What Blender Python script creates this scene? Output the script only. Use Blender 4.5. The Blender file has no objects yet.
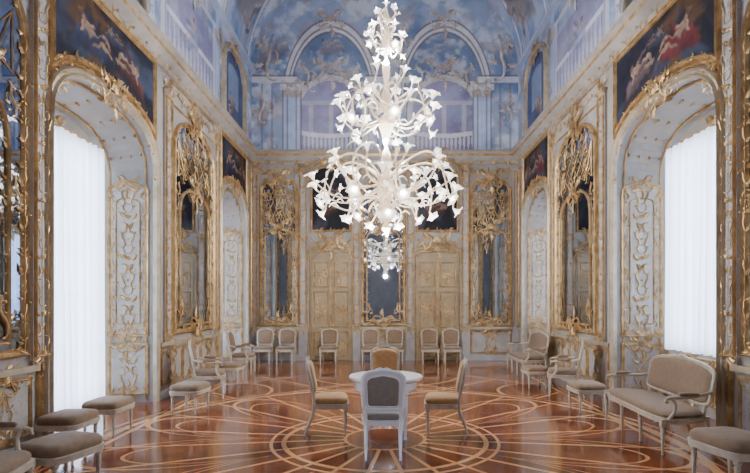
import bpy, math, random
import numpy as np
from math import pi, sin, cos, radians
random.seed(7); rng=np.random.RandomState(7)
scene=bpy.context.scene

# ------------------------------------------------------------ materials
def newmat(name):
    m=bpy.data.materials.new(name); m.use_nodes=True
    nt=m.node_tree; b=nt.nodes["Principled BSDF"]
    return m,nt,b
def pmat(name,c,rough=.5,metal=0.0,c2=None,scale=6,bump=0,bscale=40,emis=0,ecol=None,coat=0,sheen=0,fil=None,fs=5.0,fw=.014):
    m,nt,b=newmat(name)
    b.inputs["Base Color"].default_value=(*c,1)
    b.inputs["Roughness"].default_value=rough
    b.inputs["Metallic"].default_value=metal
    b.inputs["Coat Weight"].default_value=coat
    b.inputs["Sheen Weight"].default_value=sheen
    tc=nt.nodes.new("ShaderNodeTexCoord"); last=None
    if c2 is not None:
        n=nt.nodes.new("ShaderNodeTexNoise"); n.inputs["Scale"].default_value=scale; n.inputs["Detail"].default_value=5
        nt.links.new(tc.outputs["Object"],n.inputs["Vector"])
        r=nt.nodes.new("ShaderNodeValToRGB")
        r.color_ramp.elements[0].position=.35; r.color_ramp.elements[1].position=.65
        r.color_ramp.elements[0].color=(*c,1); r.color_ramp.elements[1].color=(*c2,1)
        nt.links.new(n.outputs["Fac"],r.inputs["Fac"]); last=r.outputs["Color"]; nt.links.new(last,b.inputs["Base Color"])
    if fil is not None:   # painted gilt filigree: thin curling contour lines
        facs=[]
        for k,(s_,w_) in enumerate(((fs,fw),(fs*1.9,fw*1.1))):
            mp=nt.nodes.new("ShaderNodeMapping"); mp.inputs["Location"].default_value=(k*3.1,k*1.7,k*2.3); nt.links.new(tc.outputs["Object"],mp.inputs[0])
            n=nt.nodes.new("ShaderNodeTexNoise"); n.inputs["Scale"].default_value=s_; n.inputs["Detail"].default_value=.6; n.inputs["Distortion"].default_value=1.6
            nt.links.new(mp.outputs[0],n.inputs["Vector"])
            a=nt.nodes.new("ShaderNodeMath"); a.operation='SUBTRACT'; nt.links.new(n.outputs["Fac"],a.inputs[0]); a.inputs[1].default_value=.5
            a2=nt.nodes.new("ShaderNodeMath"); a2.operation='ABSOLUTE'; nt.links.new(a.outputs[0],a2.inputs[0])
            a3=nt.nodes.new("ShaderNodeMath"); a3.operation='LESS_THAN'; nt.links.new(a2.outputs[0],a3.inputs[0]); a3.inputs[1].default_value=w_
            facs.append(a3.outputs[0])
        mx=nt.nodes.new("ShaderNodeMath"); mx.operation='MAXIMUM'; nt.links.new(facs[0],mx.inputs[0]); nt.links.new(facs[1],mx.inputs[1])
        ml=nt.nodes.new("ShaderNodeMath"); ml.operation='MULTIPLY'; nt.links.new(mx.outputs[0],ml.inputs[0]); ml.inputs[1].default_value=.75
        mix=nt.nodes.new("ShaderNodeMix"); mix.data_type='RGBA'; nt.links.new(ml.outputs[0],mix.inputs[0])
        if last: nt.links.new(last,mix.inputs[6])
        else: mix.inputs[6].default_value=(*c,1)
        mix.inputs[7].default_value=(*fil,1); nt.links.new(mix.outputs[2],b.inputs["Base Color"])
    if bump:
        n=nt.nodes.new("ShaderNodeTexNoise"); n.inputs["Scale"].default_value=bscale
        nt.links.new(tc.outputs["Object"],n.inputs["Vector"])
        bp=nt.nodes.new("ShaderNodeBump"); bp.inputs["Strength"].default_value=bump; bp.inputs["Distance"].default_value=.01
        nt.links.new(n.outputs["Fac"],bp.inputs["Height"]); nt.links.new(bp.outputs["Normal"],b.inputs["Normal"])
    if emis:
        b.inputs["Emission Color"].default_value=(*(ecol or c),1); b.inputs["Emission Strength"].default_value=emis
    return m
FG=(.43,.28,.13)
GOLD=pmat("gilding",(.68,.46,.22),.38,.55,c2=(.38,.23,.09),scale=7,bump=.3,bscale=30)
PALEGOLD=pmat("pale_gilding",(.54,.45,.32),.42,.3,c2=(.40,.32,.22),scale=6)
STUCCO=pmat("pale_stucco",(.68,.66,.68),.5,c2=(.44,.34,.27),scale=5)
WALL=pmat("painted_panelling",(.385,.375,.37),.45,c2=(.31,.295,.285),scale=2.5,fil=FG,fs=3.2)
WALL2=pmat("painted_panelling_light",(.46,.45,.445),.45,c2=(.37,.355,.34),scale=3,fil=FG,fs=4.5,fw=.013)
WALLP=pmat("plain_moulding",(.45,.43,.42),.45,c2=(.35,.33,.31),scale=4)
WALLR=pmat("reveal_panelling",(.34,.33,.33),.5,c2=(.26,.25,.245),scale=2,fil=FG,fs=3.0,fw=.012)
WALLD=pmat("painted_panelling_dark",(.32,.30,.29),.5,c2=(.38,.35,.32),scale=3)  # darker panelling tone, used on the front wall
DOORM=pmat("door_paint",(.38,.29,.18),.4,c2=(.28,.21,.13),scale=3,fil=(.52,.35,.16),fs=5)
CREAM=pmat("cream_lacquer",(.58,.51,.41),.35,c2=(.46,.38,.28),scale=12)
WHITE=pmat("white_lacquer",(.88,.88,.90),.25,coat=.4)
TAN=pmat("tan_velvet",(.44,.24,.085),.8,c2=(.36,.19,.07),scale=20,sheen=.2)
TAUPE=pmat("taupe_velvet",(.24,.15,.085),.8,c2=(.19,.12,.07),scale=20,sheen=.2)
GREYV=pmat("grey_velvet",(.27,.235,.20),.8,c2=(.23,.20,.17),scale=20,sheen=.2)
MIRROR=pmat("antique_mirror",(.50,.56,.66),.02,1.0,c2=(.38,.44,.55),scale=1.5)
BLUEW=pmat("blue_stucco",(.38,.45,.62),.6,c2=(.50,.55,.68),scale=3)
PANE=pmat("bright_pane",(.8,.9,1),.3,emis=7,ecol=(.84,.92,1))
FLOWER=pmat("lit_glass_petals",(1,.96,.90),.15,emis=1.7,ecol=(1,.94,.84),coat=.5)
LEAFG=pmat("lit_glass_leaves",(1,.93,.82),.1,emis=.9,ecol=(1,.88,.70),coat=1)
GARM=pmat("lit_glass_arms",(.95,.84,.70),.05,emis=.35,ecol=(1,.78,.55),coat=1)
GARM.node_tree.nodes["Principled BSDF"].inputs["Transmission Weight"].default_value=.6
BULB=pmat("lamp_bulbs",(1,.9,.8),.3,emis=26,ecol=(1,.93,.82))
def curtain_mat():
    m,nt,b=newmat("sheer_curtain")
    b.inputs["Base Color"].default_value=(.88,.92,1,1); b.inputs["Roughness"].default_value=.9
    b.inputs["Emission Color"].default_value=(.78,.87,1,1); b.inputs["Emission Strength"].default_value=1.0  # fabric glows by itself, standing in for daylight coming through it
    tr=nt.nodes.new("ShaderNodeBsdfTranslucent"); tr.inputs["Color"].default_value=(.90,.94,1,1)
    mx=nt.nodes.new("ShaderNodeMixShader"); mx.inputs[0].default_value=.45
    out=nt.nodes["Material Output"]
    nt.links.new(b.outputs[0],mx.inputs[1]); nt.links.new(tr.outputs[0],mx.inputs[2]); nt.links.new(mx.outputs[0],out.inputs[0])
    return m
CURT=curtain_mat()
def vcolmat(name,rough=.7):
    m,nt,b=newmat(name)
    a=nt.nodes.new("ShaderNodeVertexColor"); a.layer_name="Col"
    nt.links.new(a.outputs["Color"],b.inputs["Base Color"]); b.inputs["Roughness"].default_value=rough
    b.inputs["Specular IOR Level"].default_value=.12
    return m
FRESCO=vcolmat("fresco_pigment",.8); OILP=vcolmat("oil_paint",.6)

# ------------------------------------------------------------ mesh builder
class MB:
    def __init__(s,T=None): s.V=[];s.F=[];s.M=[];s.n=0;s.T=T;s.mats=[]
    def mi(s,m):
        if m not in s.mats: s.mats.append(m)
        return s.mats.index(m)
    def add(s,v,f,m):
        v=np.asarray(v,float)
        if s.T is not None: v=s.T(v)
        k=s.mi(m); n=s.n
        s.V.append(v); s.F.extend([tuple(i+n for i in q) for q in f]); s.M.extend([k]*len(f)); s.n+=len(v)
    def quad(s,a,b,c,d,m): s.add([a,b,c,d],[(0,1,2,3)],m)
    def box(s,lo,hi,m):
        x0,y0,z0=lo;x1,y1,z1=hi
        s.add([(x0,y0,z0),(x1,y0,z0),(x1,y1,z0),(x0,y1,z0),(x0,y0,z1),(x1,y0,z1),(x1,y1,z1),(x0,y1,z1)],
          [(0,3,2,1),(4,5,6,7),(0,1,5,4),(1,2,6,5),(2,3,7,6),(3,0,4,7)],m)
    def tube(s,p,r,m,k=6,closed=False,ref=None,flat=1.0):
        p=np.asarray(p,float); N=len(p); r=np.broadcast_to(np.asarray(r,float),(N,))
        if closed: t=np.roll(p,-1,0)-np.roll(p,1,0)
        else: t=np.gradient(p,axis=0)
        t/=np.linalg.norm(t,axis=1,keepdims=True)+1e-12
        if ref is not None:
            a=np.cross(t,ref); a/=np.linalg.norm(a,axis=1,keepdims=True)+1e-9; b=np.cross(a,t)
        else:
            a=np.zeros_like(p); r0=np.array([0,0,1.]) if abs(t[0,2])<.9 else np.array([1.,0,0])
            x=np.cross(t[0],r0); 
            for i in range(N):
                x=x-t[i]*x.dot(t[i]); x/=np.linalg.norm(x)+1e-12; a[i]=x
            b=np.cross(t,a)
        th=np.arange(k)*2*pi/k
        v=p[:,None,:]+r[:,None,None]*(np.cos(th)[None,:,None]*a[:,None,:]+flat*np.sin(th)[None,:,None]*b[:,None,:])
        f=[]
        for i in range(N if closed else N-1):
            j=(i+1)%N
            for q in range(k): f.append((i*k+q,i*k+(q+1)%k,j*k+(q+1)%k,j*k+q))
        if not closed: f.append(tuple(range(k))[::-1]); f.append(tuple((N-1)*k+q for q in range(k)))
        s.add(v.reshape(-1,3),f,m)
    def lathe(s,prof,c,m,k=12,ax=None,ruff=None):
        th=np.arange(k)*2*pi/k; V=[]
        for i,(r,z) in enumerate(prof):
            rr=r*np.ones(k); zz=z*np.ones(k)
            if ruff: rr=r*(1+ruff[0]*(i/(len(prof)-1))**2*np.cos(ruff[1]*th)); zz=z+ruff[0]*.25*prof[-1][0]*(i/(len(prof)-1))**2*np.sin(ruff[1]*th)
            V.append(np.stack([rr*np.cos(th),rr*np.sin(th),zz],1))
        V=np.concatenate(V)
        if ax is not None: V=V@np.asarray(ax)
        V=V+np.asarray(c)
        f=[]
        for i in range(len(prof)-1):
            for q in range(k): f.append((i*k+q,i*k+(q+1)%k,(i+1)*k+(q+1)%k,(i+1)*k+q))
        s.add(V,f,m)
    def sweep(s,path,prof,m,closed=True,w0=0):
        pp=[path[0]]
        for q in path[1:]:
            if abs(q[0]-pp[-1][0])+abs(q[1]-pp[-1][1])>1e-5: pp.append(q)
        if closed and abs(pp[0][0]-pp[-1][0])+abs(pp[0][1]-pp[-1][1])<1e-5: pp.pop()
        p=np.asarray(pp,float); N=len(p)
        if closed: d1=p-np.roll(p,1,0); d2=np.roll(p,-1,0)-p
        else:
            d=np.diff(p,axis=0); d1=np.vstack([d[:1],d]); d2=np.vstack([d,d[-1:]])
        d1/=np.linalg.norm(d1,axis=1,keepdims=True)+1e-12; d2/=np.linalg.norm(d2,axis=1,keepdims=True)+1e-12
        n1=np.stack([-d1[:,1],d1[:,0]],1); n2=np.stack([-d2[:,1],d2[:,0]],1)
        n=n1+n2; n/=np.linalg.norm(n,axis=1,keepdims=True)+1e-12
        sc=1/np.clip((n*n1).sum(1),.4,1); n*=sc[:,None]
        K=len(prof); V=np.zeros((N,K,3))
        for j,(o,h) in enumerate(prof): V[:,j,:2]=p+n*o; V[:,j,2]=w0+h
        f=[]
        for i in range(N if closed else N-1):
            jn=(i+1)%N
            for j in range(K-1): f.append((i*K+j,i*K+j+1,jn*K+j+1,jn*K+j))
        s.add(V.reshape(-1,3),f,m)
    def pad(s,outl,O,ex,ey,ez,h,m,base=0.0,rings=None):
        o=np.asarray(outl,float); c=o.mean(0); N=len(o)
        rings=rings or [(1,0),(1.03,.35),(1.0,.62),(.92,.84),(.75,.96),(.4,1.05)]
        O,ex,ey,ez=map(np.asarray,(O,ex,ey,ez)); V=[]
        for sc,hh in rings:
            q=c+(o-c)*sc; V.append(O+q[:,:1]*ex+q[:,1:]*ey+(base+hh*h)*ez)
        V=np.concatenate(V+[ (O+c[0]*ex+c[1]*ey+(base+rings[-1][1]*h*1.01)*ez)[None] ]); f=[]
        for i in range(len(rings)-1):
            for q in range(N): f.append((i*N+q,i*N+(q+1)%N,(i+1)*N+(q+1)%N,(i+1)*N+q))
        L=(len(rings)-1)*N
        for q in range(N): f.append((L+q,L+(q+1)%N,len(V)-1))
        f.append(tuple(range(N))[::-1])
        s.add(V,f,m)
    def poly(s,pts2,w,m):
        p=np.asarray(pts2,float); s.add(np.c_[p,np.full(len(p),w)],[tuple(range(len(p)))],m)
    def tmpl(s,t,u,v,sz,ang=0,fl=1,w=0.0,m=None,sy=1.0):
        V,F=t; V=V*np.array([sz*fl,sz*sy,sz*.8]); c,n=cos(ang),sin(ang)
        R=np.stack([u+V[:,0]*c-V[:,1]*n, v+V[:,0]*n+V[:,1]*c, w+V[:,2]],1)
        s.add(R,F,m or GOLD)
    def obj(s,name,smooth=True,parent=None,fix=False):
        me=bpy.data.meshes.new(name)
        V=np.concatenate(s.V)
        me.from_pydata(V.tolist(),[],s.F)
        for m in s.mats: me.materials.append(m)
        me.polygons.foreach_set("material_index",s.M)
        me.polygons.foreach_set("use_smooth",[smooth]*len(s.F))
        me.update()
        if fix:
            import bmesh
            b=bmesh.new(); b.from_mesh(me); bmesh.ops.recalc_face_normals(b,faces=b.faces); b.to_mesh(me); b.free()
        if smooth:
            try: me.set_sharp_from_angle(angle=radians(42))
            except Exception: pass
        o=bpy.data.objects.new(name,me); scene.collection.objects.link(o)
        if parent: o.parent=parent
        return o

# ------------------------------------------------------------ ornament templates (unit size)
def curl(sym,N=22,tight=7):
    t=np.linspace(-1,1,N); k=1.1+tight*np.abs(t)**3
    if sym=='S': k=k*np.sign(t+1e-9)*1.0
    ds=2/(N-1); ph=np.concatenate([[0],np.cumsum((k[1:]+k[:-1])/2*ds)]); ph-=ph[N//2]
    x=np.cumsum(np.cos(ph))*ds; y=np.cumsum(np.sin(ph))*ds
    x-=x.mean(); y-=y.mean(); sc=1/(x.max()-x.min()); return x*sc,y*sc,t
def mk_scroll(sym,r=.064):
    m=MB(); x,y,t=curl(sym)
    rr=r*(1-.62*np.abs(t)); w=rr*.8+.05*(1-np.abs(t))
    m.tube(np.stack([x,y,w],1),rr,GOLD,k=5,ref=np.array([0,0,1.]))
    for e in (0,-1): m.lathe([(0.0,.09),(.045,.08),(.06,.04),(.045,0)],(x[e],y[e],0),GOLD,k=6)
    return np.concatenate(m.V),m.F
def mk_leaf():
    L=np.linspace(0,1,9); wd=.18*np.abs(np.sin(pi*L**.7))*(1+.35*np.cos(L*8*pi)); V=[];F=[]
    bend=.18*np.sin(pi*L)
    for i,l in enumerate(L):
        V+= [(l,bend[i]+wd[i],.02),(l,bend[i],.08+.06*sin(pi*l)),(l,bend[i]-wd[i],.02)]
    for i in range(8):
        a=i*3; F+=[(a,a+1,a+4,a+3),(a+1,a+2,a+5,a+4)]
    return np.array(V),F
def mk_shell():
    m=MB()
    for i in range(9):
        a=radians(-72+18*i)+pi/2; L=.5*(1+.12*cos((i-4)*.5))
        t=np.linspace(.05,1,6); p=np.stack([cos(a)*t*L,sin(a)*t*L,.05+.14*np.sin(t*pi*.8)],1)
        m.tube(p,.012+.05*t,GOLD,k=5,ref=np.array([0,0,1.]))
    m.lathe([(0,.16),(.09,.12),(.12,.05),(.1,0)],(0,0,0),GOLD,k=8)
    return np.concatenate(m.V),m.F
def mk_flower():
    m=MB()
    for i in range(6):
        a=i*pi/3; m.lathe([(0,.16),(.13,.12),(.17,.04),(.12,0)],(cos(a)*.25,sin(a)*.25,0),GOLD,k=6)
    m.lathe([(0,.26),(.1,.2),(.14,.08)],(0,0,0),GOLD,k=6)
    return np.concatenate(m.V),m.F
TC=mk_scroll('C');TS=mk_scroll('S');TL=mk_leaf();TSH=mk_shell();TF=mk_flower()
def comb(items):
    m=MB()
    for a in items: m.tmpl(*a)
    return np.concatenate(m.V),m.F
TCART=comb([(TSH,0,.0,.42),(TC,-.33,.02,.5,radians(70),1),(TC,.33,.02,.5,radians(-70),-1),(TL,-.1,-.05,.45,radians(200)),(TL,.1,-.05,.45,radians(-20),1),
  (TL,-.12,.18,.4,radians(140)),(TL,.12,.18,.4,radians(40)),(TC,-.2,-.22,.35,radians(20),1),(TC,.2,-.22,.35,radians(-20),-1),(TF,0,-.2,.2),(TL,0,-.25,.4,radians(-90)),
  (TS,-.45,-.15,.4,radians(100),1),(TS,.45,-.15,.4,radians(-100),-1),(TL,-.42,.2,.25,radians(110)),(TL,.42,.2,.25,radians(70))])
TSPRAY=comb([(TS,0,0,.8,radians(60)),(TL,.1,.2,.35,radians(100)),(TL,-.1,-.05,.35,radians(160)),(TL,.12,-.12,.3,radians(10)),(TF,.02,.42,.12),(TC,.22,.1,.3,radians(90)),(TC,-.18,-.25,.3,radians(150)),(TL,-.05,.4,.3,radians(60)),(TF,.2,-.3,.1)])

def orn_path(mb,pts,sp,size,w=.02,m=None,jit=.25):
    p=np.asarray(pts,float); d=np.diff(p,axis=0); L=np.linalg.norm(d,axis=1); S=np.concatenate([[0],np.cumsum(L)])
    n=max(1,int(S[-1]/sp))
    for i in range(n):
        s=(i+.5)*S[-1]/n; j=min(np.searchsorted(S,s)-1,len(L)-1); j=max(j,0)
        q=p[j]+d[j]*(s-S[j])/max(L[j],1e-6); a=math.atan2(d[j][1],d[j][0])
        fl=1 if i%2 else -1; z=size*(1+random.uniform(-jit,jit))
        k=i%4
        if k in (0,2): mb.tmpl(TC if k==0 else TS,q[0],q[1],z,a+random.uniform(-.2,.2),fl,w,m)
        elif k==1: mb.tmpl(TL,q[0],q[1],z*.8,a+fl*.5,1,w,m); mb.tmpl(TL,q[0],q[1],z*.7,a+pi-fl*.5,1,w,m)
        else: mb.tmpl(TF,q[0],q[1],z*.4,a,1,w,m); mb.tmpl(TL,q[0],q[1],z*.7,a+fl*1.4,1,w,m)
def arab(mb,u0,u1,v0,v1,sz,w=.01,m=None,step=None):
    uc=(u0+u1)/2; hw=(u1-u0)/2; step=step or sz*.75; n=max(1,int((v1-v0)/step))
    for i in range(n):
        v=v0+(i+.5)*(v1-v0)/n; k=i%4; ox=min(hw*.5,sz*.5)
        for fl in (1,-1):
            if k==0: mb.tmpl(TS,uc+fl*ox,v,sz,radians(60)*fl,fl,w,m)
            elif k==1: mb.tmpl(TC,uc+fl*ox*.9,v,sz*.8,radians(-75)*fl,fl,w,m); mb.tmpl(TL,uc,v,sz*.6,pi/2-fl*.6,1,w,m)
            elif k==2: mb.tmpl(TL,uc+fl*.02,v,sz*.7,radians(90-55*fl),1,w,m); mb.tmpl(TC,uc+fl*ox,v+sz*.2,sz*.6,radians(30)*fl,fl,w,m)
            else: mb.tmpl(TC,uc+fl*ox*.6,v,sz*.7,radians(80)*fl,fl,w,m)
        if k==2: mb.tmpl(TSH,uc,v,sz*.5,0,1,w,m)
        if k==0: mb.tmpl(TF,uc,v,sz*.22,0,1,w,m)
def rectp(u0,u1,v0,v1,arch=0,n=14,notch=0):
    p=[(u0,v0),(u1,v0)]
    if arch:
        uc=(u0+u1)/2;h=(u1-u0)/2
        for i in range(n+1):
            x=cos(pi*i/n); xx=np.sign(x)*abs(x)**.8; yy=abs(sin(pi*i/n))**.8
            p.append((uc+h*xx,v1-arch+arch*yy))
    else: p+=[(u1,v1),(u0,v1)]
    return p
PROF=lambda w,h:[(-w/2,0),(-w/2,h*.7),(-w*.3,h),(-w*.1,h*.6),(w*.1,h*.55),(w*.3,h*.85),(w/2,h*.5),(w/2,0)]
def clp(p): return list(p)+[p[0]]
def gilt_panel(mb,u0,u1,v0,v1,w=0,arch=0,fill=True,sz=.22,pm=None,fw=.04):
    p=rectp(u0,u1,v0,v1,arch)
    if pm: mb.poly(p,w+.004,pm)
    mb.sweep(p,PROF(fw,fw*.7),GOLD,True,w)
    uc=(u0+u1)/2
    mb.tmpl(TCART,uc,v1-.02,min(.45,(u1-u0)*.6),0,1,w+.01); mb.tmpl(TCART,uc,v0+.04,min(.4,(u1-u0)*.5),pi,1,w+.01)
    for a,b,r in ((u0,v0,45),(u1,v0,135),(u0,v1-arch,-45),(u1,v1-arch,-135)): mb.tmpl(TC,a,b,sz*.8,radians(r+90),1,w+.01); mb.tmpl(TL,a,b,sz*.8,radians(r),1,w+.01)
    if fill: arab(mb,u0+.05,u1-.05,v0+.12,v1-.15,sz,w+.008)

def mirror(name,T,u0,u1,v0,v1,split,sz=.17):
    mb=MB(T); W=u1-u0; arch=.35*W
    p=rectp(u0,u1,v0,v1,arch)
    mb.poly(p,.03,MIRROR)
    mb.sweep(p,PROF(.09,.07),GOLD,True,.0)
    q=rectp(u0+.11*W,u1-.11*W,v0+.12,split,arch*.8)
    mb.sweep(q,PROF(.04,.035),GOLD,True,.03)
    orn_path(mb,clp(p),.12,.17,.04); orn_path(mb,q[1:]+[q[0]],.15,.11,.04)
    uc=(u0+u1)/2; cs=min(W*.66,.8); ss=min(W*.38,.45)
    mb.tmpl(TCART,uc,v1+.02,cs,0,1,.05); mb.tmpl(TCART,uc,v0+.03,cs*.9,pi,1,.05); mb.tmpl(TCART,uc,split,cs*.8,0,1,.045)
    for fl in (1,-1):
        for du,dv,k in ((.3,split+.3,1),(.36,v0+.38,.9),(.45,(v0+split)/2+.3,.7),(.2,v1-.4,.9),(.42,split-.15,.7)):
            mb.tmpl(TSPRAY,uc-fl*W*du,dv,ss*k,radians(10)*-fl,fl,.04)
    k=5
    for i in range(k+1):
        for fl in (1,-1):
            a=uc+fl*(W*(-.42+.84*i/k)); b=uc+fl*(W*(-.42+.84*min(1,i/k+.45)))
            mb.tube([(a,split+.15,.04),((a+b)/2,(split+v1-arch)/2+.1,.045),(b,v1-arch*.5-.1,.04)],.009,GOLD,k=4,ref=np.array([0,0,1.]))
    cols=[0] if W<1.3 else [-.27,0,.27]
    for cx in cols: arab(mb,uc+W*cx-.15,uc+W*cx+.15,split+.25,v1-.15-(.1 if cx else 0),sz,.04)
    if W<1.3:
        for cx in (-.3,.3): arab(mb,uc+W*cx-.08,uc+W*cx+.08,split+.2,v1-.3,sz*.7,.04)
    return mb.obj(name)

# ------------------------------------------------------------ painting helpers (vertex colours)
def lat(u,v,seed):
    r=np.random.RandomState(seed).rand(64,64); ui=np.floor(u).astype(int);vi=np.floor(v).astype(int)
    fu=u-ui;fv=v-vi;fu=fu*fu*(3-2*fu);fv=fv*fv*(3-2*fv)
    g=lambda a,b:r[a%64,b%64]
    return (g(ui,vi)*(1-fu)+g(ui+1,vi)*fu)*(1-fv)+(g(ui,vi+1)*(1-fu)+g(ui+1,vi+1)*fu)*fv
def fbm(u,v,sc,seed,o=5):
    s=0;a=.5;t=0
    for i in range(o): s=s+a*lat(u*sc+13.7*i,v*sc+7.1*i,seed+i);t+=a;a*=.55;sc*=2.1
    return s/t
def mixc(C,c,m): 
    return C*(1-m[...,None])+np.asarray(c,float)*m[...,None]
def sst(x,a,b): t=np.clip((x-a)/(b-a),0,1);return t*t*(3-2*t)
def capsule(C,U,V,a,b,r0,r1,c,soft=.2):
    ax,ay=a;bx,by=b; dx,dy=bx-ax,by-ay; L=dx*dx+dy*dy+1e-9
    t=np.clip(((U-ax)*dx+(V-ay)*dy)/L,0,1); px=U-ax-t*dx; py=V-ay-t*dy; d=np.hypot(px,py); r=r0+(r1-r0)*t
    m=1-sst(d/r,1-soft,1+soft); sh=np.clip(.68+.45*(py/r*.6-px/r*.5),.3,1.2)
    return C*(1-m[...,None])+(np.asarray(c,float)*sh[...,None])*m[...,None]
def figure(C,U,V,x,y,s,ang=0,fl=1,skin=(.70,.48,.36),cloth=(.45,.12,.10),seed=0,al=.8):
    C0=C; r=random.Random(seed); ca,sa=cos(ang),sin(ang)
    X=((U-x)*ca+(V-y)*sa)/s*fl; Y=(-(U-x)*sa+(V-y)*ca)/s
    X,Y=X+.07*np.sin(Y*7+seed)+.03*np.sin(Y*17+X*5),Y+.06*np.sin(X*6+seed*2)+.03*np.sin(X*19+seed)
    j=lambda q:q+r.uniform(-.12,.12)
    C=capsule(C,X,Y,(-.7,-.25),(.6,j(-.42)),.30,.2,cloth,.4)
    C=capsule(C,X,Y,(-.2,.1),(j(.5),j(.45)),.16,.07,np.array(cloth)*.7,.5)
    C=capsule(C,X,Y,(.1,-.1),(j(.5),j(.1)),.15,.10,skin); C=capsule(C,X,Y,(j(.5),.1),(.85,j(-.25)),.09,.05,skin)
    C=capsule(C,X,Y,(.1,-.15),(.5,j(-.25)),.14,.10,skin); C=capsule(C,X,Y,(.5,-.25),(.9,j(-.42)),.09,.05,skin)
    C=capsule(C,X,Y,(-.3,j(.24)),(.1,-.12),.17,.17,skin)
    C=capsule(C,X,Y,(-.4,.26),(j(-.62),j(.0)),.075,.055,skin); C=capsule(C,X,Y,(-.2,.3),(j(.08),j(.38)),.075,.055,skin)
    C=capsule(C,X,Y,(-.35,.4),(-.37,.48),.10,.10,skin); C=capsule(C,X,Y,(-.43,.5),(-.35,.55),.09,.08,(.20,.12,.08))
    C=capsule(C,X,Y,(-.05,-.1),(.45,-.02),.13,.08,cloth,.5)
    return C0*(1-al)+C*al
def vgrid(name,S,nu,nv,colf,mat,parent=None):
    a=np.linspace(0,1,nu);b=np.linspace(0,1,nv);A,B=np.meshgrid(a,b,indexing='ij')
    P=S(A,B); C=np.clip(colf(A,B),0.004,1)
    idx=np.arange(nu*nv).reshape(nu,nv)
    F=np.stack([idx[:-1,:-1],idx[1:,:-1],idx[1:,1:],idx[:-1,1:]],-1).reshape(-1,4)
    me=bpy.data.meshes.new(name); me.from_pydata(P.reshape(-1,3).tolist(),[],F.tolist())
    at=me.color_attributes.new("Col",'FLOAT_COLOR','POINT')
    at.data.foreach_set("color",np.concatenate([C.reshape(-1,3),np.ones((nu*nv,1))],1).astype(np.float32).ravel())
    me.polygons.foreach_set("use_smooth",[True]*len(F))
    me.materials.append(mat); o=bpy.data.objects.new(name,me); scene.collection.objects.link(o)
    if parent: o.parent=parent
    return o

# ------------------------------------------------------------ transforms
YB=15.0; HW=4.0; YF=-3.0; ZC=6.1; ZV=8.7; ZT=11.9
def TSide(sg): return lambda a:np.stack([sg*(HW-a[:,2]),a[:,0],a[:,1]],1)
TB=lambda a:np.stack([a[:,0],YB-a[:,2],a[:,1]],1)
BAYS=[(1.3,1.36),(7.28,1.36),(13.2,1.15)]
MIRS=[(-2.6,-.6),(3.25,5.5),(9.42,11.55)]
SPR,APX=3.85,4.72
def archpts(uc,hw,n=24,spr=SPR,apx=APX):
    o=[]
    for i in range(n+1):
        x=-cos(pi*i/n); o.append((uc+hw*np.sign(x)*abs(x)**.75, spr+(apx-spr)*abs(sin(pi*i/n))**.75))
    return o

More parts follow.
